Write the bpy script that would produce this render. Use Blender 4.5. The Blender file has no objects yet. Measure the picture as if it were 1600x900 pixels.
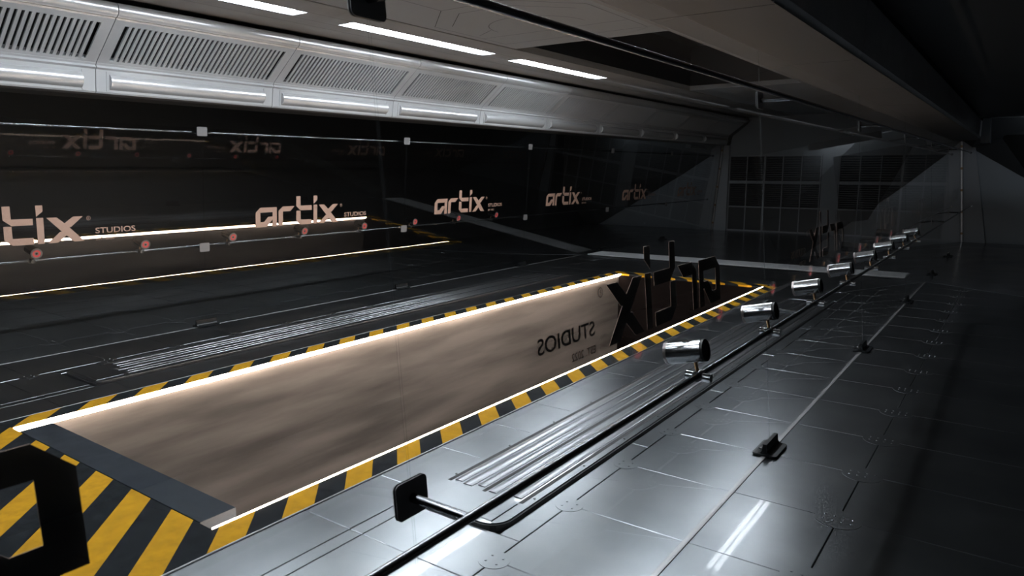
import bpy, bmesh, math, random
from mathutils import Vector, Matrix
random.seed(4)
sc = bpy.context.scene
COL = sc.collection

# ------------------------------------------------------------------ helpers
def link(o, parent=None):
    COL.objects.link(o)
    if parent is not None:
        o.parent = parent
    return o

def obj(name, bm, mats, parent=None, smooth=False):
    me = bpy.data.meshes.new(name)
    bmesh.ops.recalc_face_normals(bm, faces=bm.faces[:])
    bm.to_mesh(me); bm.free()
    if not isinstance(mats, (list, tuple)): mats = [mats]
    for m in mats: me.materials.append(m)
    if smooth:
        for p in me.polygons: p.use_smooth = True
        me.set_sharp_from_angle(angle=math.radians(35))
    return link(bpy.data.objects.new(name, me), parent)

def tag(o, label=None, cat=None, group=None, kind=None):
    if label: o['label'] = label
    if cat: o['category'] = cat
    if group: o['group'] = group
    if kind: o['kind'] = kind
    return o

def empty(name, loc, label, cat, group=None):
    o = bpy.data.objects.new(name, None)
    o.location = loc; o.empty_display_size = .1
    link(o); return tag(o, label, cat, group)

def copy_tree(root, loc, label, parent=None):
    c = root.copy(); COL.objects.link(c); c.location = loc
    if label: c['label'] = label
    for ch in root.children:
        k = ch.copy(); COL.objects.link(k); k.parent = c
        for g in ch.children:
            m = g.copy(); COL.objects.link(m); m.parent = k
    return c

def quad(bm, pts, mi=0):
    f = bm.faces.new([bm.verts.new(p) for p in pts]); f.material_index = mi; return f

def box(bm, x0, x1, y0, y1, z0, z1, mi=0):
    v = [bm.verts.new((x, y, z)) for z in (z0, z1) for y in (y0, y1) for x in (x0, x1)]
    for idx in ((0,1,3,2),(4,5,7,6),(0,1,5,4),(2,3,7,6),(0,2,6,4),(1,3,7,5)):
        f = bm.faces.new([v[i] for i in idx]); f.material_index = mi

def plate(bm, x0, x1, y0, y1, z0, z1, c=.004, mi=0):
    """box with a chamfered top rim"""
    if x0 > x1: x0, x1 = x1, x0
    lv = [(x0,x1,y0,y1,z0),(x0,x1,y0,y1,z1-c),(x0+c,x1-c,y0+c,y1-c,z1)]
    rings = [[bm.verts.new((a,d,z)) for a,d in ((p,r),(q,r),(q,s),(p,s))] for p,q,r,s,z in lv]
    for a, b in zip(rings, rings[1:]):
        for i in range(4):
            f = bm.faces.new((a[i], a[(i+1)%4], b[(i+1)%4], b[i])); f.material_index = mi
    f = bm.faces.new(rings[-1]); f.material_index = mi

def prism(bm, prof, y0, y1, mi=0, caps=True, closed=True):
    """profile of (x, z) points swept along y"""
    a = [bm.verts.new((x, y0, z)) for x, z in prof]; b = [bm.verts.new((x, y1, z)) for x, z in prof]
    n = len(prof)
    for i in range(n if closed else n-1):
        f = bm.faces.new((a[i], a[(i+1)%n], b[(i+1)%n], b[i])); f.material_index = mi
    if caps and closed:
        for r in (a, b):
            f = bm.faces.new(r); f.material_index = mi

def cyl(bm, p0, p1, r, n=20, r1=None, mi=0, caps=True):
    p0, p1 = Vector(p0), Vector(p1); d = (p1-p0).normalized()
    u = d.orthogonal().normalized(); w = d.cross(u); r1 = r if r1 is None else r1
    A, B = [], []
    for i in range(n):
        t = 2*math.pi*i/n; e = u*math.cos(t)+w*math.sin(t)
        A.append(bm.verts.new(p0+e*r)); B.append(bm.verts.new(p1+e*r1))
    for i in range(n):
        f = bm.faces.new((A[i], A[(i+1)%n], B[(i+1)%n], B[i])); f.material_index = mi
    if caps:
        for q in (A, B):
            f = bm.faces.new(q); f.material_index = mi

def tube(bm, p0, p1, ro, ri, n=28, mi=0):
    """open ring / hollow pipe"""
    p0, p1 = Vector(p0), Vector(p1); d = (p1-p0).normalized()
    u = d.orthogonal().normalized(); w = d.cross(u); R = []
    for p, r in ((p0,ri),(p0,ro),(p1,ro),(p1,ri)):
        R.append([bm.verts.new(p+(u*math.cos(2*math.pi*i/n)+w*math.sin(2*math.pi*i/n))*r) for i in range(n)])
    for k in range(4):
        a, b = R[k], R[(k+1)%4]
        for i in range(n):
            f = bm.faces.new((a[i], a[(i+1)%n], b[(i+1)%n], b[i])); f.material_index = mi

def rrect(w, h, r, n=5):
    pts = []
    for cx, cy, a0 in ((w/2-r,h/2-r,0),(-w/2+r,h/2-r,90),(-w/2+r,-h/2+r,180),(w/2-r,-h/2+r,270)):
        for i in range(n+1):
            t = math.radians(a0+90*i/n); pts.append((cx+r*math.cos(t), cy+r*math.sin(t)))
    return pts

def extr(bm, pts, f0, f1, mi=0):
    """2d outline -> solid between maps f0(a,b) and f1(a,b)"""
    a = [bm.verts.new(f0(*p)) for p in pts]; b = [bm.verts.new(f1(*p)) for p in pts]
    n = len(pts)
    for i in range(n):
        f = bm.faces.new((a[i], a[(i+1)%n], b[(i+1)%n], b[i])); f.material_index = mi
    for r in (a, b):
        f = bm.faces.new(r); f.material_index = mi

# ---------------------------------------------------------------- materials
def mat(name, color=(.5,.5,.5), rough=.5, metal=0., spec=.5, emit=None, strength=0.):
    m = bpy.data.materials.new(name); m.use_nodes = True
    b = m.node_tree.nodes['Principled BSDF']
    b.inputs['Base Color'].default_value = (*color, 1); b.inputs['Roughness'].default_value = rough
    b.inputs['Metallic'].default_value = metal; b.inputs['Specular IOR Level'].default_value = spec
    if emit:
        b.inputs['Emission Color'].default_value = (*emit, 1); b.inputs['Emission Strength'].default_value = strength
    return m

def N(m, t, **k):
    n = m.node_tree.nodes.new(t)
    for a, v in k.items(): setattr(n, a, v)
    return n

def L(m, a, b): m.node_tree.links.new(a, b)

def worn(m, c0, c1, r0, r1, scale=1.2, stretch=(1,1,1), bump=0., bscale=60, detail=5, rscale=None, lo=.35, hi=.65, rlo=.3, rhi=.7, rdetail=6):
    """noise driven colour + roughness, optional fine bump"""
    b = m.node_tree.nodes['Principled BSDF']
    tc = N(m, 'ShaderNodeTexCoord'); mp = N(m, 'ShaderNodeMapping'); mp.inputs['Scale'].default_value = stretch
    L(m, tc.outputs['Object'], mp.inputs['Vector'])
    n1 = N(m, 'ShaderNodeTexNoise'); n1.inputs['Scale'].default_value = scale; n1.inputs['Detail'].default_value = detail
    L(m, mp.outputs['Vector'], n1.inputs['Vector'])
    cr = N(m, 'ShaderNodeMapRange'); cr.inputs[1].default_value = lo; cr.inputs[2].default_value = hi
    L(m, n1.outputs['Fac'], cr.inputs[0])
    mx = N(m, 'ShaderNodeMix', data_type='RGBA'); mx.inputs[6].default_value = (*c0,1); mx.inputs[7].default_value = (*c1,1)
    L(m, cr.outputs[0], mx.inputs[0]); L(m, mx.outputs[2], b.inputs['Base Color'])
    n2 = N(m, 'ShaderNodeTexNoise'); n2.inputs['Scale'].default_value = rscale or scale*2.3; n2.inputs['Detail'].default_value = rdetail
    L(m, mp.outputs['Vector'], n2.inputs['Vector'])
    rr = N(m, 'ShaderNodeMapRange'); rr.inputs[1].default_value=rlo; rr.inputs[2].default_value=rhi; rr.inputs[3].default_value = r0; rr.inputs[4].default_value = r1
    L(m, n2.outputs['Fac'], rr.inputs[0]); L(m, rr.outputs[0], b.inputs['Roughness'])
    if bump:
        n3 = N(m, 'ShaderNodeTexNoise'); n3.inputs['Scale'].default_value = bscale; n3.inputs['Detail'].default_value = 3
        L(m, mp.outputs['Vector'], n3.inputs['Vector'])
        bp = N(m, 'ShaderNodeBump'); bp.inputs['Strength'].default_value = bump; bp.inputs['Distance'].default_value = .01
        L(m, n3.outputs['Fac'], bp.inputs['Height']); L(m, bp.outputs[0], b.inputs['Normal'])
    return mx, tc

M_deck = mat('deck_metal', metal=1.)
worn(M_deck, (.20,.217,.236), (.30,.318,.338), .2765, .305, scale=1.4, lo=.3, hi=.7, rlo=.25, rhi=.75, detail=6, rdetail=5)
_b = M_deck.node_tree.nodes['Principled BSDF']; _b.inputs['Coat Weight'].default_value = .18; _b.inputs['Coat Roughness'].default_value = .02; _b.inputs['Coat IOR'].default_value = 1.45
M_gap = mat('dark_gap', (.012,.012,.013), .6)
M_smooth = mat('polished_floor', metal=.6)
worn(M_smooth, (.07,.075,.082), (.09,.095,.10), .16, .24, scale=.6)
M_white = mat('housing_paint', (.46,.47,.485), .33, .25)
worn(M_white, (.44,.455,.475), (.48,.49,.505), .28, .38, scale=2)
M_soffit = mat('soffit_dark', (.078,.073,.071), .5)  # darker tone for housing undersides and end pieces
M_bulge = mat('satin_aluminium', (.60,.61,.63), .27, .55)
M_ceil = mat('ceiling_paint', (.30,.295,.29), .5)
worn(M_ceil, (.27,.265,.26), (.31,.305,.30), .4, .55, scale=.8)
M_ceilblue = mat('ceiling_panel_grey', (.33,.35,.37), .45)
M_dark = mat('dark_wall', (.018,.019,.021), .45)
M_black = mat('black_metal', (.008,.009,.010), .35, .0, spec=.22)
M_blackrub = mat('black_rubber', (.02,.02,.022), .45)
M_chrome = mat('brushed_steel', (.62,.63,.65), .2, 1.)
M_rail = mat('rail_steel', (.30,.31,.33), .25, 1.)
M_darksteel = mat('dark_steel', (.12,.125,.13), .3, .9)
M_trim = mat('trim_steel', (.55,.56,.58), .3, .9)
M_chan = mat('floor_channel_steel', (.36,.36,.37), .38, .75)
M_endwall = mat('end_wall_paint', (.22,.24,.265), .5)
M_jamb = mat('jamb_paint', (.25,.265,.29), .45)
M_slab = mat('anodised_plate', (.02,.024,.03), .38, .0, spec=.12)
worn(M_slab, (.017,.021,.027), (.022,.027,.033), .33, .45, scale=3)
M_led = mat('led_strip', (1,1,1), .5, emit=(1,.77,.60), strength=60)
M_tube = mat('lamp_tube', (1,1,1), .5, emit=(.90,.95,1.), strength=66)
M_red = mat('red_ring_glow', (.35,.03,.03), .4, emit=(1,.10,.10), strength=.55)
M_lens = mat('spot_lens', (.25,.12,.12), .25, .2)
M_peach = mat('peach_vinyl', (.62,.40,.30), .6)
worn(M_peach, (.36,.235,.18), (.42,.275,.215), .5, .65, scale=90, rscale=90)
M_bulk = mat('bulkhead_paint', (.06,.065,.07), .5)
M_bolt = mat('bolt_brass', (.30,.20,.12), .4, .7)


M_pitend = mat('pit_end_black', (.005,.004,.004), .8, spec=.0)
M_pit = mat('pit_wall_metal', metal=.35)
mx, tc = worn(M_pit, (.095,.089,.086), (.225,.208,.197), .42, .60, scale=1.5, stretch=(1,.30,2.6), bump=.12, bscale=9, detail=8)

def hazard(name, off, pitch=.4725, wid=.235):
    m = mat(name, rough=.65, spec=.04)
    b = m.node_tree.nodes['Principled BSDF']
    tc = N(m, 'ShaderNodeTexCoord'); sp = N(m, 'ShaderNodeSeparateXYZ'); L(m, tc.outputs['Object'], sp.inputs[0])
    ad = N(m, 'ShaderNodeMath', operation='ADD'); L(m, sp.outputs[0], ad.inputs[0]); L(m, sp.outputs[1], ad.inputs[1])
    sb = N(m, 'ShaderNodeMath', operation='SUBTRACT'); L(m, ad.outputs[0], sb.inputs[0]); sb.inputs[1].default_value = off
    fm = N(m, 'ShaderNodeMath', operation='FLOORED_MODULO'); L(m, sb.outputs[0], fm.inputs[0]); fm.inputs[1].default_value = pitch
    lt = N(m, 'ShaderNodeMath', operation='LESS_THAN'); L(m, fm.outputs[0], lt.inputs[0]); lt.inputs[1].default_value = wid
    n = N(m, 'ShaderNodeTexNoise'); n.inputs['Scale'].default_value = 9; n.inputs['Detail'].default_value = 8; n.inputs['Roughness'].default_value=.7
    L(m, tc.outputs['Object'], n.inputs['Vector'])
    mr = N(m, 'ShaderNodeMapRange'); mr.inputs[1].default_value=.35; mr.inputs[2].default_value=.7; L(m, n.outputs['Fac'], mr.inputs[0])
    y = N(m, 'ShaderNodeMix', data_type='RGBA'); y.inputs[6].default_value=(.46,.24,.012,1); y.inputs[7].default_value=(.30,.155,.012,1); L(m, mr.outputs[0], y.inputs[0])
    k = N(m, 'ShaderNodeMix', data_type='RGBA'); k.inputs[6].default_value=(.004,.005,.006,1); k.inputs[7].default_value=(.016,.019,.022,1); L(m, mr.outputs[0], k.inputs[0])
    mx = N(m, 'ShaderNodeMix', data_type='RGBA'); L(m, lt.outputs[0], mx.inputs[0]); L(m, k.outputs[2], mx.inputs[6]); L(m, y.outputs[2], mx.inputs[7])
    L(m, mx.outputs[2], b.inputs['Base Color'])
    bp = N(m, 'ShaderNodeBump'); bp.inputs['Strength'].default_value=.25; bp.inputs['Distance'].default_value=.006
    L(m, n.outputs['Fac'], bp.inputs['Height']); L(m, bp.outputs[0], b.inputs['Normal'])
    return m
M_hazN = hazard('hazard_paint_near', 2.53)
M_hazF = hazard('hazard_paint_far', 1.14)

def glass_material():
    m = bpy.data.materials.new('pane_glass'); m.use_nodes = True
    nt = m.node_tree; nt.nodes.clear()
    out = N(m, 'ShaderNodeOutputMaterial')
    tr = N(m, 'ShaderNodeBsdfTransparent'); tr.inputs[0].default_value = (.955,.965,.965,1)
    gl = N(m, 'ShaderNodeBsdfGlossy'); gl.inputs['Roughness'].default_value = 0.0; gl.inputs['Color'].default_value=(1,1,1,1)
    geo = N(m, 'ShaderNodeNewGeometry')
    dt = N(m, 'ShaderNodeVectorMath', operation='DOT_PRODUCT'); L(m, geo.outputs['Normal'], dt.inputs[0]); L(m, geo.outputs['Incoming'], dt.inputs[1])
    ab = N(m, 'ShaderNodeMath', operation='ABSOLUTE'); L(m, dt.outputs['Value'], ab.inputs[0])
    om = N(m, 'ShaderNodeMath', operation='SUBTRACT'); om.inputs[0].default_value = 1; L(m, ab.outputs[0], om.inputs[1])
    pw = N(m, 'ShaderNodeMath', operation='POWER'); L(m, om.outputs[0], pw.inputs[0]); pw.inputs[1].default_value = 5
    ml = N(m, 'ShaderNodeMath', operation='MULTIPLY_ADD'); L(m, pw.outputs[0], ml.inputs[0]); ml.inputs[1].default_value = .93; ml.inputs[2].default_value = .055
    mx = N(m, 'ShaderNodeMixShader'); L(m, ml.outputs[0], mx.inputs[0]); L(m, tr.outputs[0], mx.inputs[1]); L(m, gl.outputs[0], mx.inputs[2])
    L(m, mx.outputs[0], out.inputs['Surface'])
    return m
M_glass = glass_material()
M_edge = bpy.data.materials.new('glass_edge'); M_edge.use_nodes = True; M_edge.node_tree.nodes.clear()
_o = N(M_edge,'ShaderNodeOutputMaterial'); _t = N(M_edge,'ShaderNodeBsdfTransparent'); _t.inputs[0].default_value=(.86,.88,.88,1)
_d = N(M_edge,'ShaderNodeBsdfDiffuse'); _d.inputs[0].default_value=(.25,.27,.28,1); _m = N(M_edge,'ShaderNodeMixShader'); _m.inputs[0].default_value=.04
L(M_edge,_t.outputs[0],_m.inputs[1]); L(M_edge,_d.outputs[0],_m.inputs[2]); L(M_edge,_m.outputs[0],_o.inputs[0])

# ------------------------------------------------------------------ constants
PX, PY0, PY1 = 1.376, 2.051, 12.46          # pit half width, ends
GB, LEAN = 3.598, .0855                       # glass foot and lean
S0, DS = 1.4534, 3.6017                       # first seam, panel pitch
YE = 23.68                                    # end wall
YS = -5.75                                    # start of the hall
def gx(z, off=0.): return GB - LEAN*z + off   # |x| of glass plane
def in_frame(pts):
    """does the photograph's view take in any of these points (used for wording labels only)"""
    rot = Matrix.Rotation(math.radians(35.59), 3, 'Z') @ Matrix.Rotation(math.radians(90-9.403), 3, 'X')
    for q in pts:
        c = rot.transposed() @ (Vector(q)-Vector((4.923, 0, 2.0)))
        if c.z < -.2:
            u, v = 800-1111.1*c.x/c.z, 450+1111.1*c.y/c.z
            if 2 < u < 1598 and 2 < v < 898: return True
    return False
def places(ptsets):
    out, n, m = [], 0, 0
    for pts in ptsets:
        if in_frame(pts): out.append(ORD[n]+' from the left'); n += 1
        else: out.append('unseen, '+ORD[m]+' from back'); m += 1
    return out
ORD = ['first','second','third','fourth','fifth','sixth','seventh','eighth','ninth','tenth','eleventh','twelfth','thirteenth','fourteenth']

# ------------------------------------------------------------------ floor
bm = bmesh.new()
DECK_END = 14.75
def column(xa, xb, ys, side, gap=.002):
    for a, b in zip(ys, ys[1:]):
        x0, x1 = (xa, xb) if side > 0 else (-xb, -xa)
        plate(bm, x0+gap, x1-gap, a+gap, b-gap, -.03, 0, .0035)
lines = [3.48+.755*k for k in range(-12, 16)]
lines = [y for y in lines if y > YS and y < DECK_END] + [DECK_END]
small = [2.51+.61*k for k in range(0, 16)]
for s in (1, -1):
    column(2.86, 4.22, lines, s)
    column(4.22, 5.59, lines, s)
    column(5.59, 6.96, lines, s)
    column(6.96, 8.6, lines, s)
    column(1.612, 2.0, [YS]+small+[12.6], s)
    column(2.0, 2.10, [YS, 2.51, 2.955], s); column(2.10, 2.86, [YS, -3.4, -1.4, .6, 2.51, 2.955], s)
    column(2.72, 2.86, [2.955, 4.6, 6.2, 7.8, 9.4, 11.0, 12.6], s)
    column(2.0, 2.72, [11.7, 12.6], s)
    column(0.0, 1.42, [12.75, 13.5, 14.25, DECK_END], s); column(1.42, 2.86, [12.6, 13.5, 14.25, DECK_END], s)
    column(0.0, 1.6, [YS, -4.2, -2.8, -1.4, 0, .55], s)
    # junction discs and bolts
    for y in lines[:-1]:
        for cx, r in ((4.22, .125), (2.86, .085), (5.59, .125), (6.96, .12)):
            cyl(bm, (s*cx, y, -.02), (s*cx, y, .0018), r, 28)
            nb = 4 if r > .1 else 2
            for i in range(nb):
                for j in (-1, 1):
                    bx = s*cx + (-.075+.05*i if nb == 4 else (-.035+.07*i)); by = y + .03*j
                    if nb == 4 and i in (1, 2): bx += .0; 
                    cyl(bm, (bx, by, 0), (bx, by, .005), .008, 8, .005)
floor = obj('floor', bm, M_deck); tag(floor, kind='structure')

bm = bmesh.new()     # slab the deck stands on, with the pit left open
for x0, x1, y0, y1 in ((-9,-PX-.2,YS,DECK_END),(PX+.2,9,YS,DECK_END),(-PX-.2,PX+.2,YS,PY0-.2),(-PX-.2,PX+.2,PY1+.2,DECK_END)):
    box(bm, x0, x1, y0, y1, -.4, -.03)
o = obj('floor', bm, M_gap); tag(o, kind='structure')
bm = bmesh.new()     # polished floor beyond the deck
extr(bm, [(-9,13.2),(-5.1,13.85),(-3.6,DECK_END),(3.56,DECK_END),(5.1,13.85),(9,13.2),(9,YE),(-9,YE)], lambda a,b:(a,b,-.4), lambda a,b:(a,b,.006))
o = obj('floor', bm, M_smooth); tag(o, kind='structure')
# pit: walls and floor
bm = bmesh.new()
box(bm, -PX-.2, -PX-.04, PY0-.2, PY1+.2, -2.6, -.03)
o = obj('wall_pit_left', bm, M_pit); tag(o, kind='structure')
bm = bmesh.new(); box(bm, PX+.04, PX+.2, PY0-.2, PY1+.2, -2.6, -.03)
o = obj('wall_pit_right', bm, M_pit); tag(o, kind='structure')
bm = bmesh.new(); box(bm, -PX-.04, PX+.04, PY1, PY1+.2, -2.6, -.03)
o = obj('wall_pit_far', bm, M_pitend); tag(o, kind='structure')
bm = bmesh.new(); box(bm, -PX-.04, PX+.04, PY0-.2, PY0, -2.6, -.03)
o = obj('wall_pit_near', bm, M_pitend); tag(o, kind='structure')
bm = bmesh.new(); box(bm, -PX-.2, PX+.2, PY0-.2, PY1+.2, -2.8, -2.6)
o = obj('floor_pit', bm, M_dark); tag(o, kind='structure')

# hazard bands (paint on thin kick plates round the pit)
bm = bmesh.new()
box(bm, PX, 1.59, PY0, 12.6, -.03, .001); box(bm, -1.6, 1.59, .57, PY0, -.03, .001)
box(bm, -1.60, PX, PY1, 12.74, -.03, .001)
o = obj('hazard_marking', bm, M_hazN, floor); tag(o, 'yellow and black hazard band')
bm = bmesh.new(); box(bm, -1.59, -PX, PY0, 12.46, -.03, .001)
o = obj('hazard_marking', bm, M_hazF, floor); tag(o, 'yellow and black hazard band')
bm = bmesh.new()
for s in (1, -1): plate(bm, s*1.592, s*1.606, .57, 12.74, -.03, .004, .003)
obj('floor_trim', bm, M_trim, floor)
# steel channels the glass stands in
for s, nm in ((1, 'near'), (-1, 'far')):
    bm = bmesh.new(); plate(bm, s*(GB-.0165), s*(GB+.0165), YS, YE, -.02, .0045 if True else 0, .002)
    o = obj('glass_channel', bm, M_chan)
    tag(o, f'long thin pale steel floor channel under the {nm} glass wall', 'channel')

# ------------------------------------------------------------------ LED strips
for s, nm in ((1, 'near'), (-1, 'far')):
    bm = bmesh.new()
    p = [(s*(PX-.001), .003), (s*(PX-.017), .003), (s*(PX-.017), -.012), (s*(PX+.030), -.052), (s*(PX+.032), -.031), (s*(PX-.001), -.031)]
    prism(bm, p, PY0+.01, PY1-.01)
    o = obj('led_strip', bm, M_led)
    tag(o, f'glowing white light strip along the {nm} long edge of the pit', 'light strip', 'light strips along the pit')

# cover plate over the near end of the pit
bm = bmesh.new(); plate(bm, -1.24, 1.248, PY0+.005, 2.285, -.075, .004, .002)
o = obj('cover_plate', bm, M_slab); tag(o, 'dark flat cover plate across the near end of the lit pit', 'plate')

# ------------------------------------------------------------------ capsule grates
def grate(s, nm):
    t = empty('floor_grate', (s*2.36, 7.33, 0), f'long raised metal grate with rounded ends, {nm} side of the pit', 'grate', 'long floor grates beside the pit')
    y0, y1 = 2.955-7.33, 11.68-7.33
    def outline(x, yy0, yy1, r):
        w, h = 2*x, yy1-yy0
        return [(a, b+(yy0+yy1)/2) for a, b in rrect(w, h, r, 6)]
    bm = bmesh.new(); extr(bm, outline(.35, y0, y1, .14), lambda a,b:(a,b,-.02), lambda a,b:(a,b,.018))
    obj('rubber_skirt', bm, M_blackrub, t)
    bm = bmesh.new()
    P0 = outline(.338, y0+.012, y1-.012, .13); P1 = outline(.332, y0+.018, y1-.018, .125)
    extr(bm, P0, lambda a,b:(a,b,.018), lambda a,b:(a,b,.026))
    obj('base_plate', bm, M_deck, t)
    for a, b in ((y0+.05, y0+.31), (y1-.31, y1-.05)):
        bm = bmesh.new(); plate(bm, -.27, .27, a, b, .026, .031, .004)
        obj('end_pad', bm, M_deck, t)
    bm = bmesh.new()                                    # ribs
    ya, yb = y0+.33, y1-.33
    for x in (-.285, -.005, .275): box(bm, x-.014, x+.014, ya, yb, .0262, .0268)
    obj('groove', bm, M_gap, t)
    bm = bmesh.new()
    for grp in (-.145, .135):
        for k, w in ((-.085,.030),(.0,.038),(.085,.030)):
            c = grp+k; h = .005
            prism(bm, [(c-w,.026),(c-w+.003,.026+h*.7),(c-w+.007,.026+h),(c+w-.007,.026+h),(c+w-.003,.026+h*.7),(c+w,.026)], ya+random.uniform(.0,.12), yb)
    obj('rib', bm, M_rib, t, smooth=True)
    bm = bmesh.new(); cyl(bm, (0, 0, .026), (0, 0, .030), .008, 8)
    b0 = obj('bolt', bm, M_darksteel, t)
    for k in range(14):
        for x in (-.31, .31):
            b1 = b0 if (k == 0 and x < 0) else b0.copy()
            if b1 is not b0: COL.objects.link(b1)
            b1.location = (x, ya+.1+k*.6, 0)
    return t
M_rib = mat('grate_aluminium', (.42,.44,.47), .276, 1.)
M_pale = mat('pale_grate_metal', (.62,.64,.67), .35, .3)
grate(1, 'near'); grate(-1, 'far')

# cross grate at the far end of the deck
bm = bmesh.new(); t = empty('cross_grate', (0, 15.2, 0), 'pale ribbed floor grate running across the far end of the deck', 'grate')
for k in range(9):
    yy = -.32+.08*k
    seg = 16; pts0 = [(-3.45+6.7*i/seg) for i in range(seg+1)]
    for a, b in zip(pts0, pts0[1:]):
        ya, yb = yy+.02*a, yy+.02*b
        plate(bm, a, b, min(ya,yb)+.0, min(ya,yb)+.055, 0.006, .03, .006)
obj('rib', bm, M_pale, t)
bm = bmesh.new(); box(bm, -3.5, 3.3, -.45, .5, .0, .012); obj('base_plate', bm, M_black, t)

# ------------------------------------------------------------------ lettering on glass
A_OUT = [(0,1.233),(0,1.433),(.071,1.499),(.336,1.499),(.336,1.232),(.266,1.232),(.268,1.332),(.172,1.233)]
A_IN = [(.074,1.431),(.266,1.433),(.266,1.372),(.198,1.371),(.131,1.303),(.074,1.303)]
R_ = [(.367,1.234),(.366,1.446),(.437,1.502),(.631,1.502),(.560,1.432),(.438,1.432),(.434,1.234)]
T1 = [(.662,1.637),(.733,1.637),(.736,1.503),(.933,1.502),(.933,1.434),(.737,1.435),(.662,1.499)]
T2 = [(.664,1.432),(.737,1.430),(.739,1.303),(.932,1.301),(.932,1.231),(.738,1.232),(.664,1.292)]
I1 = [(.965,1.637),(1.032,1.637),(1.032,1.574),(.967,1.519)]
I2 = [(.966,1.506),(1.033,1.506),(1.033,1.231),(.968,1.231)]
X_ = [(1.063,1.503),(1.161,1.503),(1.236,1.436),(1.323,1.503),(1.424,1.503),(1.289,1.388),(1.428,1.230),(1.323,1.230),(1.250,1.304),(1.163,1.231),(1.066,1.231),(1.186,1.346),(1.206,1.346)]
X_[4:6] = [(1.424,1.503),(1.300,1.392),(1.283,1.389)]

def text_mesh(body, x0, x1, z0, z1, offset=.0):
    cu = bpy.data.curves.new('txt', 'FONT'); cu.body = body; cu.size = 1; cu.offset = offset; cu.extrude = 0
    o = bpy.data.objects.new('txt', cu); COL.objects.link(o)
    dg = bpy.context.evaluated_depsgraph_get(); me = bpy.data.meshes.new_from_object(o.evaluated_get(dg))
    bpy.data.objects.remove(o)
    xs = [v.co.x for v in me.vertices]; ys = [v.co.y for v in me.vertices]
    ax, bx, ay, by = min(xs), max(xs), min(ys), max(ys)
    polys = [[((me.vertices[i].co.x-ax)/(bx-ax)*(x1-x0)+x0, (me.vertices[i].co.y-ay)/(by-ay)*(z1-z0)+z0) for i in p.vertices] for p in me.polygons]
    return polys
TXT = text_mesh('STUDIOS', 1.548, 1.990, 1.303, 1.367, .012)
TXT2 = text_mesh('EST. 2022', 1.550, 1.748, 1.228, 1.262, .006)
TXT3 = text_mesh('R', 1.474, 1.489, 1.468, 1.488, .02)

def glass_pt(side, y, z, inset):
    return (side*(GB - LEAN*z - inset), y, z)

M_backshade = mat('letter_back_shade', (.012,.010,.009), .6)  # silhouette shade of the unlit letter backs, put into the colour
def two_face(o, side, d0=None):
    for p in o.data.polygons:          # faces lying on the glass take the black shade colour
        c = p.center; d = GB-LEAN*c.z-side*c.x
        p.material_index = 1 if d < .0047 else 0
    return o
def lettering(side, ystart, parent, dirn):
    def P(u, z, ins): return glass_pt(side, ystart+dirn*u, z, ins)
    d0, d1 = .0040, .0055
    bm = bmesh.new()
    for poly in (R_, T1, T2, I1, I2, X_):
        extr(bm, poly, lambda a,b:P(a,b,d0), lambda a,b:P(a,b,d1))
    n, m = len(A_OUT), len(A_IN)
    # letter a: ring split into quads by matching corners
    ring = [(0,0),(1,0),(2,0),(3,1),(3,1)]
    rows = [([A_OUT[0],A_OUT[1],A_IN[0],A_IN[5]]), ([A_OUT[1],A_OUT[2],A_OUT[3],A_IN[1],A_IN[0]]), ([A_OUT[3],A_OUT[4],A_OUT[5],A_OUT[6],A_IN[2],A_IN[1]]),
            ([A_OUT[6],A_IN[3],A_IN[2]]), ([A_OUT[6],A_OUT[7],A_IN[4],A_IN[3]]), ([A_OUT[7],A_OUT[0],A_IN[5],A_IN[4]])]
    for poly in rows: extr(bm, poly, lambda a,b:P(a,b,d0), lambda a,b:P(a,b,d1))
    two_face(obj('logo_lettering', bm, [M_peach, M_backshade], parent), side)['label'] = 'peach coloured logo word'
    bm = bmesh.new()
    for poly in TXT+TXT2+TXT3:
        quad(bm, [P(a,b,d1) for a,b in poly]); quad(bm, [P(a,b,d0) for a,b in poly])
    c = (1.4815, 1.478)
    k = 24
    for i in range(k):
        a, b = 2*math.pi*i/k, 2*math.pi*(i+1)/k
        pts = [(c[0]+r*math.cos(q), c[1]+r*math.sin(q)) for r, q in ((.018,a),(.0225,a),(.0225,b),(.018,b))]
        quad(bm, [P(x,z,d1) for x,z in pts]); quad(bm, [P(x,z,d0) for x,z in pts])
    two_face(obj('small_lettering', bm, [M_peach, M_backshade], parent), side, d0)['label'] = 'small peach coloured words'

# ------------------------------------------------------------------ glass walls
GT = 2.80
edges = [S0+DS*k for k in range(-2, 7)] + [YE-.16]
def pane(side, ya, yb, label):
    t = empty('glass_barrier', (side*GB, (ya+yb)/2, 0), label, 'glass barrier', 'tall leaning sheets of the two glass walls')
    bm = bmesh.new(); g = .004; h = .003
    V = {}
    for i, y in enumerate((ya+g, yb-g)):
        for j, z in enumerate((.006, GT)):
            for k, d in enumerate((-h, h)):
                p = glass_pt(side, y, z, d); V[i,j,k] = bm.verts.new((p[0]-t.location.x, p[1]-t.location.y, p[2]))
    for idx, mi in ((((0,0,0),(1,0,0),(1,1,0),(0,1,0)),0), (((0,0,1),(1,0,1),(1,1,1),(0,1,1)),0),
                    (((0,0,0),(0,0,1),(0,1,1),(0,1,0)),1), (((1,0,0),(1,0,1),(1,1,1),(1,1,0)),1),
                    (((0,1,0),(1,1,0),(1,1,1),(0,1,1)),1)):
        f = bm.faces.new([V[q] for q in idx]); f.material_index = mi
    obj('pane', bm, [M_glass, M_edge], t)
    return t
def relpar(t, o):        # parent with meshes written in world coordinates
    o.matrix_parent_inverse = Matrix.Translation(-Vector(t.location))
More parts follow.
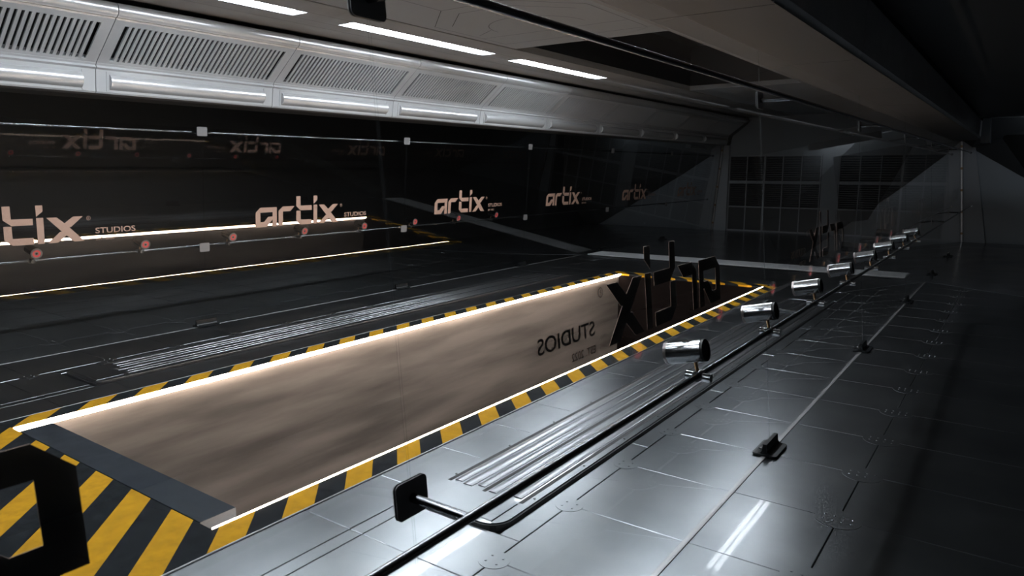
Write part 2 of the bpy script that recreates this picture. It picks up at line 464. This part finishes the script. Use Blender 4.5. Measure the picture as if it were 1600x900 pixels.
for side, nm in ((1, 'near'), (-1, 'far')):
    n = 0
    PLC = places([[(side*gx(z), y, z) for z in (.1, 1, 2) for y in (a+.3, (a+b)/2, b-.3)] for a, b in zip(edges, edges[1:])])
    for a, b in zip(edges, edges[1:]):
        t = pane(side, a, b, f'clear leaning sheet of the {nm} glass wall, {PLC[n]}')
        n += 1
        if b-a > 3:
            before = set(t.children)
            if side < 0: lettering(side, a+.747, t, 1)
            else: lettering(side, b-.883, t, -1)
            for c in t.children:
                if c not in before and c.name.split('.')[0] in ('logo_lettering', 'small_lettering'):
                    relpar(t, c)

# rails
RX, RZ, TX, TZ = 3.740, 1.036, 3.609, 2.470
for side, nm in ((1, 'near'), (-1, 'far')):
    for (x, z, w, r) in ((RX, RZ, 'middle', .0145), (TX, TZ, 'top', .0145)):
        bm = bmesh.new(); cyl(bm, (side*x, YS+.2, z), (side*x, YE-.3, z), r, 16)
        cyl(bm, (side*x, YE-.33, z), (side*x, YE-.26, z), .03, 12)
        o = obj('rail', bm, M_rail, smooth=True)
        tag(o, f'long round steel rail outside the {nm} glass wall at {w} height', 'rail', 'steel rails on the glass walls')

# stand-off clamps at the seams
clamp_proto = {}
M_arm = mat('arm_steel', (.12,.125,.135), .22, 1.)
def clamp(side, lvl, y, label):
    z = RZ-.004 if lvl == 'middle' else TZ; rx = RX if lvl == 'middle' else TX
    key = (side, lvl)
    loc = (side*(GB-LEAN*z), y, z)
    if key not in clamp_proto:
        t = empty('glass_clamp', loc, label, 'glass clamp', 'square stand-off clamps on the glass seams')
        for d0, d1, lab in ((.0032, .0065, 1), (-.0065, -.0032, 2)):
            bm = bmesh.new()
            extr(bm, rrect(.132, .112, .018), lambda a,b:(side*(-LEAN*b-d0), a, b), lambda a,b:(side*(-LEAN*b-d1), a, b))
            obj('clamp_plate', bm, M_platef if side < 0 else M_plateshade, t)
        bm = bmesh.new(); cyl(bm, (side*.0065, 0, 0), (side*(rx-abs(loc[0])-.010), 0, .0), .015, 14, .0125)
        obj('stand_off_arm', bm, M_arm, t, smooth=True)
        clamp_proto[key] = t
    else: copy_tree(clamp_proto[key], loc, label)
M_platef = mat('clamp_plate_satin', (.20,.20,.205), .45, .3)
M_plateshade = mat('clamp_plate_satin_shaded', (.10,.10,.105), .45, .3)  # darker copy for near plates, their backlit shade put into the colour
for side, nm in ((1, 'near'), (-1, 'far')):
    for lvl in ('middle', 'top'):
        PLC = places([[(side*gx(1 if lvl == 'middle' else 2.45), S0+DS*k, 1.03 if lvl == 'middle' else 2.44)] for k in range(-1, 6)])
        for k in range(-1, 6):
            clamp(side, lvl, S0+DS*k, f'square clamp at the {lvl} rail of the {nm} glass wall, {PLC[k+1]}')

# floor brackets under the seams
brk = None
for side, nm in ((1, 'near'), (-1, 'far')):
    PLC = places([[(side*GB, S0+DS*k, .03)] for k in range(-1, 6)])
    for k in range(-1, 6):
        lab = f'black finned bracket at the foot of the {nm} glass wall, {PLC[k+1]}'
        loc = (side*GB, S0+DS*k, .005)
        if brk is None:
            brk = empty('floor_bracket', loc, lab, 'bracket', 'black floor brackets at the glass seams')
            bm = bmesh.new()
            extr(bm, rrect(.17, .30, .025), lambda a,b:(a,b,0), lambda a,b:(a,b,.014))
            obj('foot_plate', bm, M_black, brk)
            bm = bmesh.new(); hh = .085
            prof = [(-.055,.014),(-.03,.02),(-.018,.035),(-.0125,hh),(.0125,hh),(.018,.035),(.03,.02),(.055,.014)]
            prism(bm, prof, -.14, .14); obj('fin', bm, M_black, brk)
            for q in (-.09, .09):
                bm = bmesh.new(); cyl(bm, (-.03, q, .035), (-.05, q, .035), .008, 8); obj('screw', bm, M_chrome, brk)
        else: copy_tree(brk, loc, lab)

# spotlights on the middle rails
def spot(side, y, label):
    t = empty('spotlight', (side*RX, y, RZ), label, 'spotlight', 'small cylinder spotlights on the middle rails')
    s = side
    bm = bmesh.new(); cyl(bm, (-.062, 0, -.006), (.062, 0, -.006), .021, 20)
    cyl(bm, (0, -.022, -.002), (0, .022, -.002), .026, 18)
    obj('rail_clamp', bm, M_chrome if side > 0 else M_darksteel, t, smooth=True)
    bm = bmesh.new(); c0 = Vector((-s*.004, 0, .012)); c1 = Vector((-s*.018, 0, .063))
    cyl(bm, c0, c1, .0085, 12); obj('stem', bm, M_bolt, t, smooth=True)
    ax = Vector((-s*.975, 0, -.22)).normalized(); a = Vector((s*.022, 0, .126)); b = a+ax*.185
    bm = bmesh.new(); R = .055
    tube(bm, a+ax*.004, b, R, R-.006, 32)
    cyl(bm, a+ax*.01, a+ax*.05, R-.007, 32)
    body = obj('lamp_body', bm, M_spot, t, smooth=True)
    bm = bmesh.new(); tube(bm, a-ax*.010, a+ax*.006, R-.002, R-.014, 32); cyl(bm, a-ax*.004, a+ax*.006, R-.016, 24)
    obj('rear_cap', bm, M_black, body, smooth=True)
    bm = bmesh.new(); tube(bm, b-ax*.010, b-ax*.004, R-.014, R-.036, 32)
    obj('glowing_ring', bm, M_red, body)['label'] = 'red glowing ring'
    bm = bmesh.new(); tube(bm, b-ax*.012, b+ax*.003, R+.001, R-.015, 32)
    cyl(bm, b-ax*.014, b-ax*.003, .021, 18); cyl(bm, b-ax*.003, b-ax*.001, .010, 14, mi=1)
    obj('front_bezel', bm, [M_bez, M_black], body, smooth=True)
    return t
M_spot = mat('spotlight_shell', (.36,.37,.38), .17, 1.)
M_bez = mat('spotlight_bezel', (.30,.27,.27), .3, .8)
for side, nm in ((1, 'near'), (-1, 'far')):
    proto = None
    ys = [3.18+1.168*k for k in range(8)]
    if side < 0: ys = [3.18-1.18*2, 3.18-1.18] + ys
    PLC = places([[(side*RX, y, RZ)] for y in ys])
    for k, y in enumerate(ys):
        lab = f'silver cylinder spotlight on the {nm} middle rail, {PLC[k]}'
        if proto is None: proto = spot(side, y, lab)
        else: copy_tree(proto, (side*RX, y, RZ), lab)

# ------------------------------------------------------------------ side housings above the glass
MP = 2.178
def housing(s, nm):
    protos = {}
    n = 0
    PLC = places([[(s*x, 3.74+MP*k+q, z) for x, z in ((3.1,2.9),(2.8,3.3),(3.7,2.81)) for q in (.3, 1.1, 1.9)] for k in range(-4, 9)])
    for k in range(-4, 9):
        y0 = 3.74+MP*k
        lab = f'pale ventilation housing module above the {nm} glass wall, {PLC[n]}'; n += 1
        if protos:
            copy_tree(protos['t'], (s*3.3, y0, 2.82), lab); continue
        t = empty('vent_housing', (s*3.3, y0, 2.82), lab, 'vent housing', 'ventilation housing modules over the glass walls'); protos['t'] = t
        g = .004; H = MP
        def q(x, z): return (s*(x-3.3), z-2.82)
        # lower fascia, soffit and outer face
        bm = bmesh.new()
        prism(bm, [q(3.165,2.806),q(3.15,2.822),q(3.115,3.045),q(3.085,3.062),q(3.105,3.085),q(3.085,3.105),q(3.24,3.3),q(3.80,3.3),q(3.86,3.24),q(3.86,2.85),q(3.82,2.812),q(3.17,2.812)], g, H-g)
        obj('fascia', bm, M_white, t)
        bm = bmesh.new(); prism(bm, [q(3.168,2.8055),q(3.84,2.8055),q(3.82,2.8115),q(3.17,2.8115)], g, H-g); obj('soffit', bm, M_soffit, t)
        # convex panel
        bm = bmesh.new(); pr = []
        for i in range(13):
            a = math.radians(-66+132*i/12); cz, cx = 2.932, 3.212
            pr.append(q(cx-.135*math.cos(a)-.0, cz+.098*math.sin(a)))
        pr += [q(3.19,3.015), q(3.19,2.85)]
        prism(bm, pr, .14, H-.14); obj('convex_panel', bm, M_bulge, t, smooth=True)
        bm = bmesh.new()
        for yy in (.105, H-.14):
            prism(bm, [q(3.150,2.83),q(3.140,2.83),q(3.108,3.03),q(3.116,3.03)], yy, yy+.03)
        obj('panel_frame', bm, M_white, t)
        # sloped grille
        A, B = Vector((3.090,3.108)), Vector((2.608,3.480))
        def along(u, d=0):
            nrm = Vector((-(B-A).y, (B-A).x)).normalized()      # outward (into housing)
            p = A+(B-A)*u + nrm*d
            return p
        sgn = -1 if along(0, 1).x < A.x else 1
        def P(u, y, d): 
            p = along(u, d*sgn); return (s*(p.x-3.3), y, p.y-2.82)
        def slab(u0, u1, ya, yb, d0=0, d1=.02):
            vs = [bm.verts.new(P(u, y, d)) for d in (d0, d1) for y in (ya, yb) for u in (u0, u1)]
            for idx in ((0,1,3,2),(4,5,7,6),(0,1,5,4),(2,3,7,6),(0,2,6,4),(1,3,7,5)): bm.faces.new([vs[i] for i in idx])
        bm = bmesh.new(); slab(0, .07, g, H-g); slab(.89, 1, g, H-g); slab(.07, .89, g, .115); slab(.07, .89, H-.115, H-g)
        ns = 33; w = (H-.23)/ns
        for i in range(ns-1):
            c = .115+w*(i+1); slab(.07, .89, c-w*.27, c+w*.27)
        obj('slotted_grille', bm, M_white, t)
        bm = bmesh.new(); slab(-.02, 1.02, 0, H, .10, .12); obj('backing', bm, M_black, t)
        # cornice roll
        bm = bmesh.new()
        pr = [q(2.608,3.480), q(2.598,3.498), q(2.575,3.498)]
        for i in range(9):
            a = math.radians(-80+150*i/8); pr.append(q(2.578-.050*math.cos(a), 3.572+.066*math.sin(a)))
        pr += [q(2.68,3.66), q(2.68,3.48)]
        prism(bm, pr, g, H-g); obj('cornice_roll', bm, M_bulge, t, smooth=True)
housing(-1, 'far'); housing(1, 'near')
for s in (1, -1):
    bm = bmesh.new(); prism(bm, [(s*a,b) for a,b in ((3.15,2.81),(3.09,3.10),(2.61,3.48),(2.53,3.57),(2.6,3.66),(3.24,3.66),(3.86,3.3),(3.86,2.81))], 3.74+MP*9+.004, YE)
    o = obj('trim_%d' % (5 if s > 0 else 6), bm, M_soffit); tag(o, kind='structure')

# ------------------------------------------------------------------ ceiling
CZ = 3.69
bm = bmesh.new()
rx, ry0, ry1 = 1.17, 8.60, 15.1
LX0, LX1 = 1.60, 1.865
lamps = [(-.75, 1.78), (2.66, 5.19), (6.07, 8.60), (9.48, 12.05)]
for s in (1, -1):
    a, b = (s*LX1, s*2.60); box(bm, min(a,b), max(a,b), YS, YE, CZ, CZ+.1)
    a, b = (s*rx, s*LX0); box(bm, min(a,b), max(a,b), YS, YE, CZ, CZ+.1)
    ys = [YS]+[v for l in lamps for v in (l[0]-.12, l[1]+.12)]+[YE]
    for i in range(0, len(ys), 2):
        box(bm, min(s*LX0, s*LX1), max(s*LX0, s*LX1), ys[i], ys[i+1], CZ, CZ+.1)
    # recess wall behind the cornice
    a, b = (s*2.60, s*3.3); box(bm, min(a,b), max(a,b), YS, YE, CZ+.03, CZ+.13)
    a, b = (s*3.8, s*9); box(bm, min(a,b), max(a,b), YS, YE, 3.32, 3.42, 1)
    a, b = (s*3.24, s*3.84); box(bm, min(a,b), max(a,b), YS, YE, 3.31, 3.72, 1)
o = obj('ceiling', bm, [M_ceil, M_dark]); tag(o, kind='structure'); ceil = o
bm = bmesh.new()
box(bm, -rx, rx, YS, ry0, CZ+.012, CZ+.1); box(bm, -rx, rx, ry1, YE, CZ+.012, CZ+.1)
o = obj('ceiling', bm, M_ceilblue); tag(o, kind='structure')
bm = bmesh.new()
box(bm, -rx-.1, rx+.1, ry0-.1, ry1+.1, 4.6, 4.7)
for x in (-rx-.06, rx+.01): box(bm, x, x+.05, ry0-.05, ry1+.05, CZ+.1, 4.6)
for y in (ry0-.06, ry1+.01): box(bm, -rx, rx, y, y+.05, CZ+.1, 4.6)
o = obj('ceiling_recess', bm, M_dark); tag(o, kind='structure')
# hatch lines in the grey ceiling panel (thin joints)
bm = bmesh.new()
def line(x0, y0, x1, y1, w=.008):
    d = Vector((x1-x0, y1-y0)).normalized(); n = Vector((-d.y, d.x))*w/2
    quad(bm, [(x0+n.x,y0+n.y,CZ+.0105),(x1+n.x,y1+n.y,CZ+.0105),(x1-n.x,y1-n.y,CZ+.0105),(x0-n.x,y0-n.y,CZ+.0105)])
HA = [(-1.05,6.75),(-.40,6.12),(.45,6.12),(1.05,6.75),(1.05,8.2),(-1.05,8.2)]
for a, b in zip(HA, HA[1:]+HA[:1]): line(*a, *b)
HB = [(-.86,6.85),(-.33,6.34),(.35,6.34),(.86,6.85)]
for a, b in zip(HB, HB[1:]): line(*a, *b)
for i in range(14):
    a, b = math.pi+math.pi*i/14, math.pi+math.pi*(i+1)/14
    line(.62*math.cos(a), 7.45+.6*math.sin(a), .62*math.cos(b), 7.45+.6*math.sin(b))
line(-.95, 7.5, -.62, 7.3); line(-1.05, 7.7, 1.05, 7.7); line(-.4, 2.0, -.4, 6.12); line(.4, 2.0, .4, 6.12)
obj('joint_line', bm, M_gap, ceil)
for s in (1, -1):
    bm = bmesh.new()
    for x in (1.575, 1.90, 2.15):
        quad(bm, [(s*(x-.003),YS,CZ-.0008),(s*(x+.003),YS,CZ-.0008),(s*(x+.003),YE,CZ-.0008),(s*(x-.003),YE,CZ-.0008)])
    obj('joint_line', bm, M_gap, ceil)

def lamp(s, i, nm):
    y0, y1 = lamps[i]; L_ = y1-y0; yc = (y0+y1)/2
    t = empty('ceiling_light', (s*1.7325, yc, CZ), f'recessed twin tube ceiling light on the {nm} side, ' + (places([[(s*1.73, q, CZ) for q in (a+.2, (a+b)/2, b-.2)] for a, b in lamps])[i] if s < 0 else f'unseen, {ORD[i]} from back'), 'ceiling light', 'recessed ceiling lights')
    w = .1325; h = L_/2+.12
    bm = bmesh.new()
    box(bm, -w, w, -h, h, .09, .10); box(bm, -w, -w+.006, -h, h, 0, .09); box(bm, w-.006, w, -h, h, 0, .09)
    box(bm, -w, w, -h, -h+.006, 0, .09); box(bm, -w, w, h-.006, h, 0, .09)
    obj('light_tray', bm, M_white, t)
    for x in (-.052, .052):
        bm = bmesh.new(); box(bm, x-.028, x+.028, -L_/2, L_/2, .012, .05)
        obj('tube', bm, M_tube, t)
for s, nm in ((-1, 'far'), (1, 'near')):
    for i in range(4): lamp(s, i, nm)

# ------------------------------------------------------------------ outer walls
bm = bmesh.new(); box(bm, -9.1, -8.6, YS, YE, -.4, 3.4); o = obj('wall_left', bm, M_dark); tag(o, kind='structure')
bm = bmesh.new(); box(bm, 8.6, 9.1, YS, YE, -.4, 3.4); o = obj('wall_right', bm, M_dark); tag(o, kind='structure')
bm = bmesh.new(); box(bm, -9.1, 9.1, YS-.3, YS, -.4, 4.8); o = obj('wall_back', bm, M_dark); tag(o, kind='structure')
bm = bmesh.new(); box(bm, -9.1, 9.1, YE, YE+.3, -.4, 4.8); o = obj('wall_far', bm, M_endwall); tag(o, kind='structure')

# louvred doors in the end wall
def louvre_door(s, idx):
    bm = bmesh.new(); xa, xb = .24, 3.12
    y1, y0 = YE, YE-.05
    def bx(a, b, z0, z1, ya=y0, yb=y1): box(bm, min(s*a,s*b), max(s*a,s*b), ya, yb, z0, z1)
    xs = [.27+.568*i for i in range(6)]
    bx(xa, xb, 2.44, 2.49); bx(xa, xb, 1.57, 1.66, y0-.02); bx(xa, xb, .79, .83); bx(xa, xb, .01, .06)
    for i, x in enumerate(xs): 
        w = .03 if i == 3 else .014
        bx(x-w, x+w, .01, 2.47, y0-.01)
    door = obj('door_%d' % idx, bm, M_jamb); tag(door, kind='structure')
    bm = bmesh.new()
    for z0, z1 in ((.84, 1.57), (1.66, 2.44)):
        n = 11
        for i in range(n):
            z = z0+(z1-z0)*(i+.5)/n
            a, b = min(s*xa, s*xb), max(s*xa, s*xb)
            vs = [(a,y0+.012,z-.02),(b,y0+.012,z-.02),(b,y1-.004,z+.012),(a,y1-.004,z+.012)]
            quad(bm, vs); 
    obj('louvre_blade', bm, M_darksteel, door)
    bm = bmesh.new(); bx(xa, xb, .83, 2.44, YE-.004, YE-.002); bx(xa, xb, .06, .79, YE-.03, YE-.002); obj('door_backing', bm, M_dark, door)
louvre_door(1, 1); louvre_door(-1, 2)
# jambs beside the doors and tapered portal fins
for s, nm in ((1, 'near'), (-1, 'far')):
    bm = bmesh.new(); pts = [(3.14,.006),(3.56,.006),(3.31,2.80),(3.14,2.80)]
    extr(bm, [(s*a, b) for a, b in pts], lambda a,b:(a,YE-.12,b), lambda a,b:(a,YE,b))
    o = obj('trim_%d' % (1 if s > 0 else 2), bm, M_jamb); tag(o, kind='structure')
    bm = bmesh.new(); pts = [(3.63,.006),(4.15,.006),(3.66,2.84),(3.38,2.84)]
    extr(bm, [(s*a, b) for a, b in pts], lambda a,b:(a,YE-(.07 if s > 0 else .25),b), lambda a,b:(a,YE,b))
    o = obj('trim_%d' % (3 if s > 0 else 4), bm, M_jamb); tag(o, kind='structure')
    t = empty('end_channel', (s*GB, YE-.139, 0), f'thin upright steel strip with bolts where the {nm} glass wall meets the end wall', 'channel')
    bm = bmesh.new()
    extr(bm, [(-.02,.01),(.02,.01),(.02-LEAN*2.79,2.79),(-.02-LEAN*2.79,2.79)], lambda a,b:(s*a,-.0,b), lambda a,b:(s*a,.018,b))
    obj('strip', bm, M_trim, t)
    for z in (.25, .85, 1.45, 2.05, 2.65):
        bm = bmesh.new(); cyl(bm, (-s*LEAN*z, -.016, z), (-s*LEAN*z, 0, z), .035, 10)
        obj('bolt', bm, M_bolt, t)
# handle near the jamb
bm = bmesh.new()
pts = [Vector((3.40, YE-.13, 1.20)), Vector((3.40, YE-.20, 1.20)), Vector((3.40, YE-.20, 1.50)), Vector((3.40, YE-.13, 1.50))]
for a, b in zip(pts, pts[1:]): cyl(bm, a, b, .014, 8)
o = obj('pull_handle', bm, M_black); tag(o, 'small dark pull handle on the pale jamb by the glass end', 'handle')
# sloped bulkhead above the outer aisle at the end wall, with a black window
for s in (1, -1):
    bm = bmesh.new()
    a = [(3.14,2.80),(3.60,2.60),(4.86,1.80),(7.6,.2),(8.6,.2),(8.6,3.32),(3.87,3.32)]
    pts0 = [bm.verts.new((s*x, YE-.01, z)) for x, z in ((3.34,2.80),(3.60,2.60),(4.86,1.80),(8.0,.0),(8.6,.0),(8.6,3.32),(3.9,3.32))]
    pts1 = [bm.verts.new((s*x, YE-1.6, z)) for x, z in ((3.87,3.30),(3.95,3.30),(5.6,3.30),(8.0,1.4),(8.6,1.4),(8.6,3.32),(3.9,3.32))]
    for i in range(6):
        bm.faces.new((pts0[i], pts0[i+1], pts1[i+1], pts1[i]))
    bm.faces.new(pts0); bm.faces.new(pts1)
    box(bm, min(s*3.868, s*4.05), max(s*3.868, s*4.05), YE-1.6, YE-.02, 2.70, 3.315)
    o = obj('wall_bulkhead_%s' % ('right' if s > 0 else 'left'), bm, M_bulk); tag(o, kind='structure')

# black rounded window leaning in the outer aisle
bm = bmesh.new()
W = [(4.42,2.86),(4.36,2.83),(4.34,2.77),(4.90,1.95),(5.6,1.0),(6.3,1.0),(6.3,2.86)]
extr(bm, W, lambda a,b:(a,YE-2.0,b), lambda a,b:(a,YE-1.94,b))
o = obj('window_1', bm, M_black); tag(o, kind='structure')

# ------------------------------------------------------------------ added lamps for the outer aisles, off to the side
def aisle(s, y, e, nm):
    t = empty('aisle_light', (s*7.2, y, 3.32), nm, 'ceiling light')
    bm = bmesh.new(); box(bm, -.12, .12, -1.2, 1.2, -.05, 0); obj('light_tray', bm, M_darksteel, t)
    bm = bmesh.new(); box(bm, -.05, .05, -1.1, 1.1, -.056, -.05)
    m = mat('aisle_tube', (1,1,1), .5, emit=(.8,.9,1.), strength=e); obj('tube', bm, m, t)

# unseen washers added above the outer aisles to brighten the end wall
def washer(s, x, e, nm):
    t = empty('added_washer', (s*x, 21.3, 3.318), nm, 'ceiling light')
    bm = bmesh.new(); box(bm, -.9, .9, -.03, .10, -.03, 0); box(bm, -.9, .9, -.03, -.01, -.20, -.03); box(bm, -.92, -.9, -.03, .10, -.20, 0); box(bm, .9, .92, -.03, .10, -.20, 0)
    obj('housing', bm, M_black, t)
    bm = bmesh.new(); box(bm, -.86, .86, -.009, .02, -.15, -.04); obj('tube', bm, mat('added_washer_tube', (1,1,1), .5, emit=(.82,.91,1.), strength=e), t)
washer(1, 5.9, 13, 'dim added fill lamp, unseen, on the right aisle ceiling facing the end wall')
washer(-1, 5.3, 8, 'dim added fill lamp, unseen, on the left aisle ceiling facing the end wall')
# ------------------------------------------------------------------ world, camera, view
w = bpy.data.worlds.new('world'); sc.world = w; w.use_nodes = True
w.node_tree.nodes['Background'].inputs[0].default_value = (.02,.022,.026,1); w.node_tree.nodes['Background'].inputs[1].default_value = .3
cd = bpy.data.cameras.new('camera'); cam = bpy.data.objects.new('camera', cd); COL.objects.link(cam)
cd.sensor_width = 36; cd.lens = 25.0; cd.clip_start = .05; cd.clip_end = 200
cam.location = (4.923, 0, 2.0)
cam.rotation_euler = (math.radians(90-9.403), 0, math.radians(35.59))
cd.dof.use_dof = True; cd.dof.focus_distance = 6.5; cd.dof.aperture_fstop = 5.0
sc.camera = cam
vs = sc.view_settings; vs.view_transform = 'Standard'; vs.look = 'None'; vs.gamma = 1; vs.use_curve_mapping = False; vs.exposure = 0.0
cy = sc.cycles
cy.max_bounces = 10; cy.glossy_bounces = 6; cy.diffuse_bounces = 3; cy.transparent_max_bounces = 20
cy.use_denoising = True; cy.caustics_reflective = True; cy.sample_clamp_indirect = 4.0
cy.blur_glossy = .5
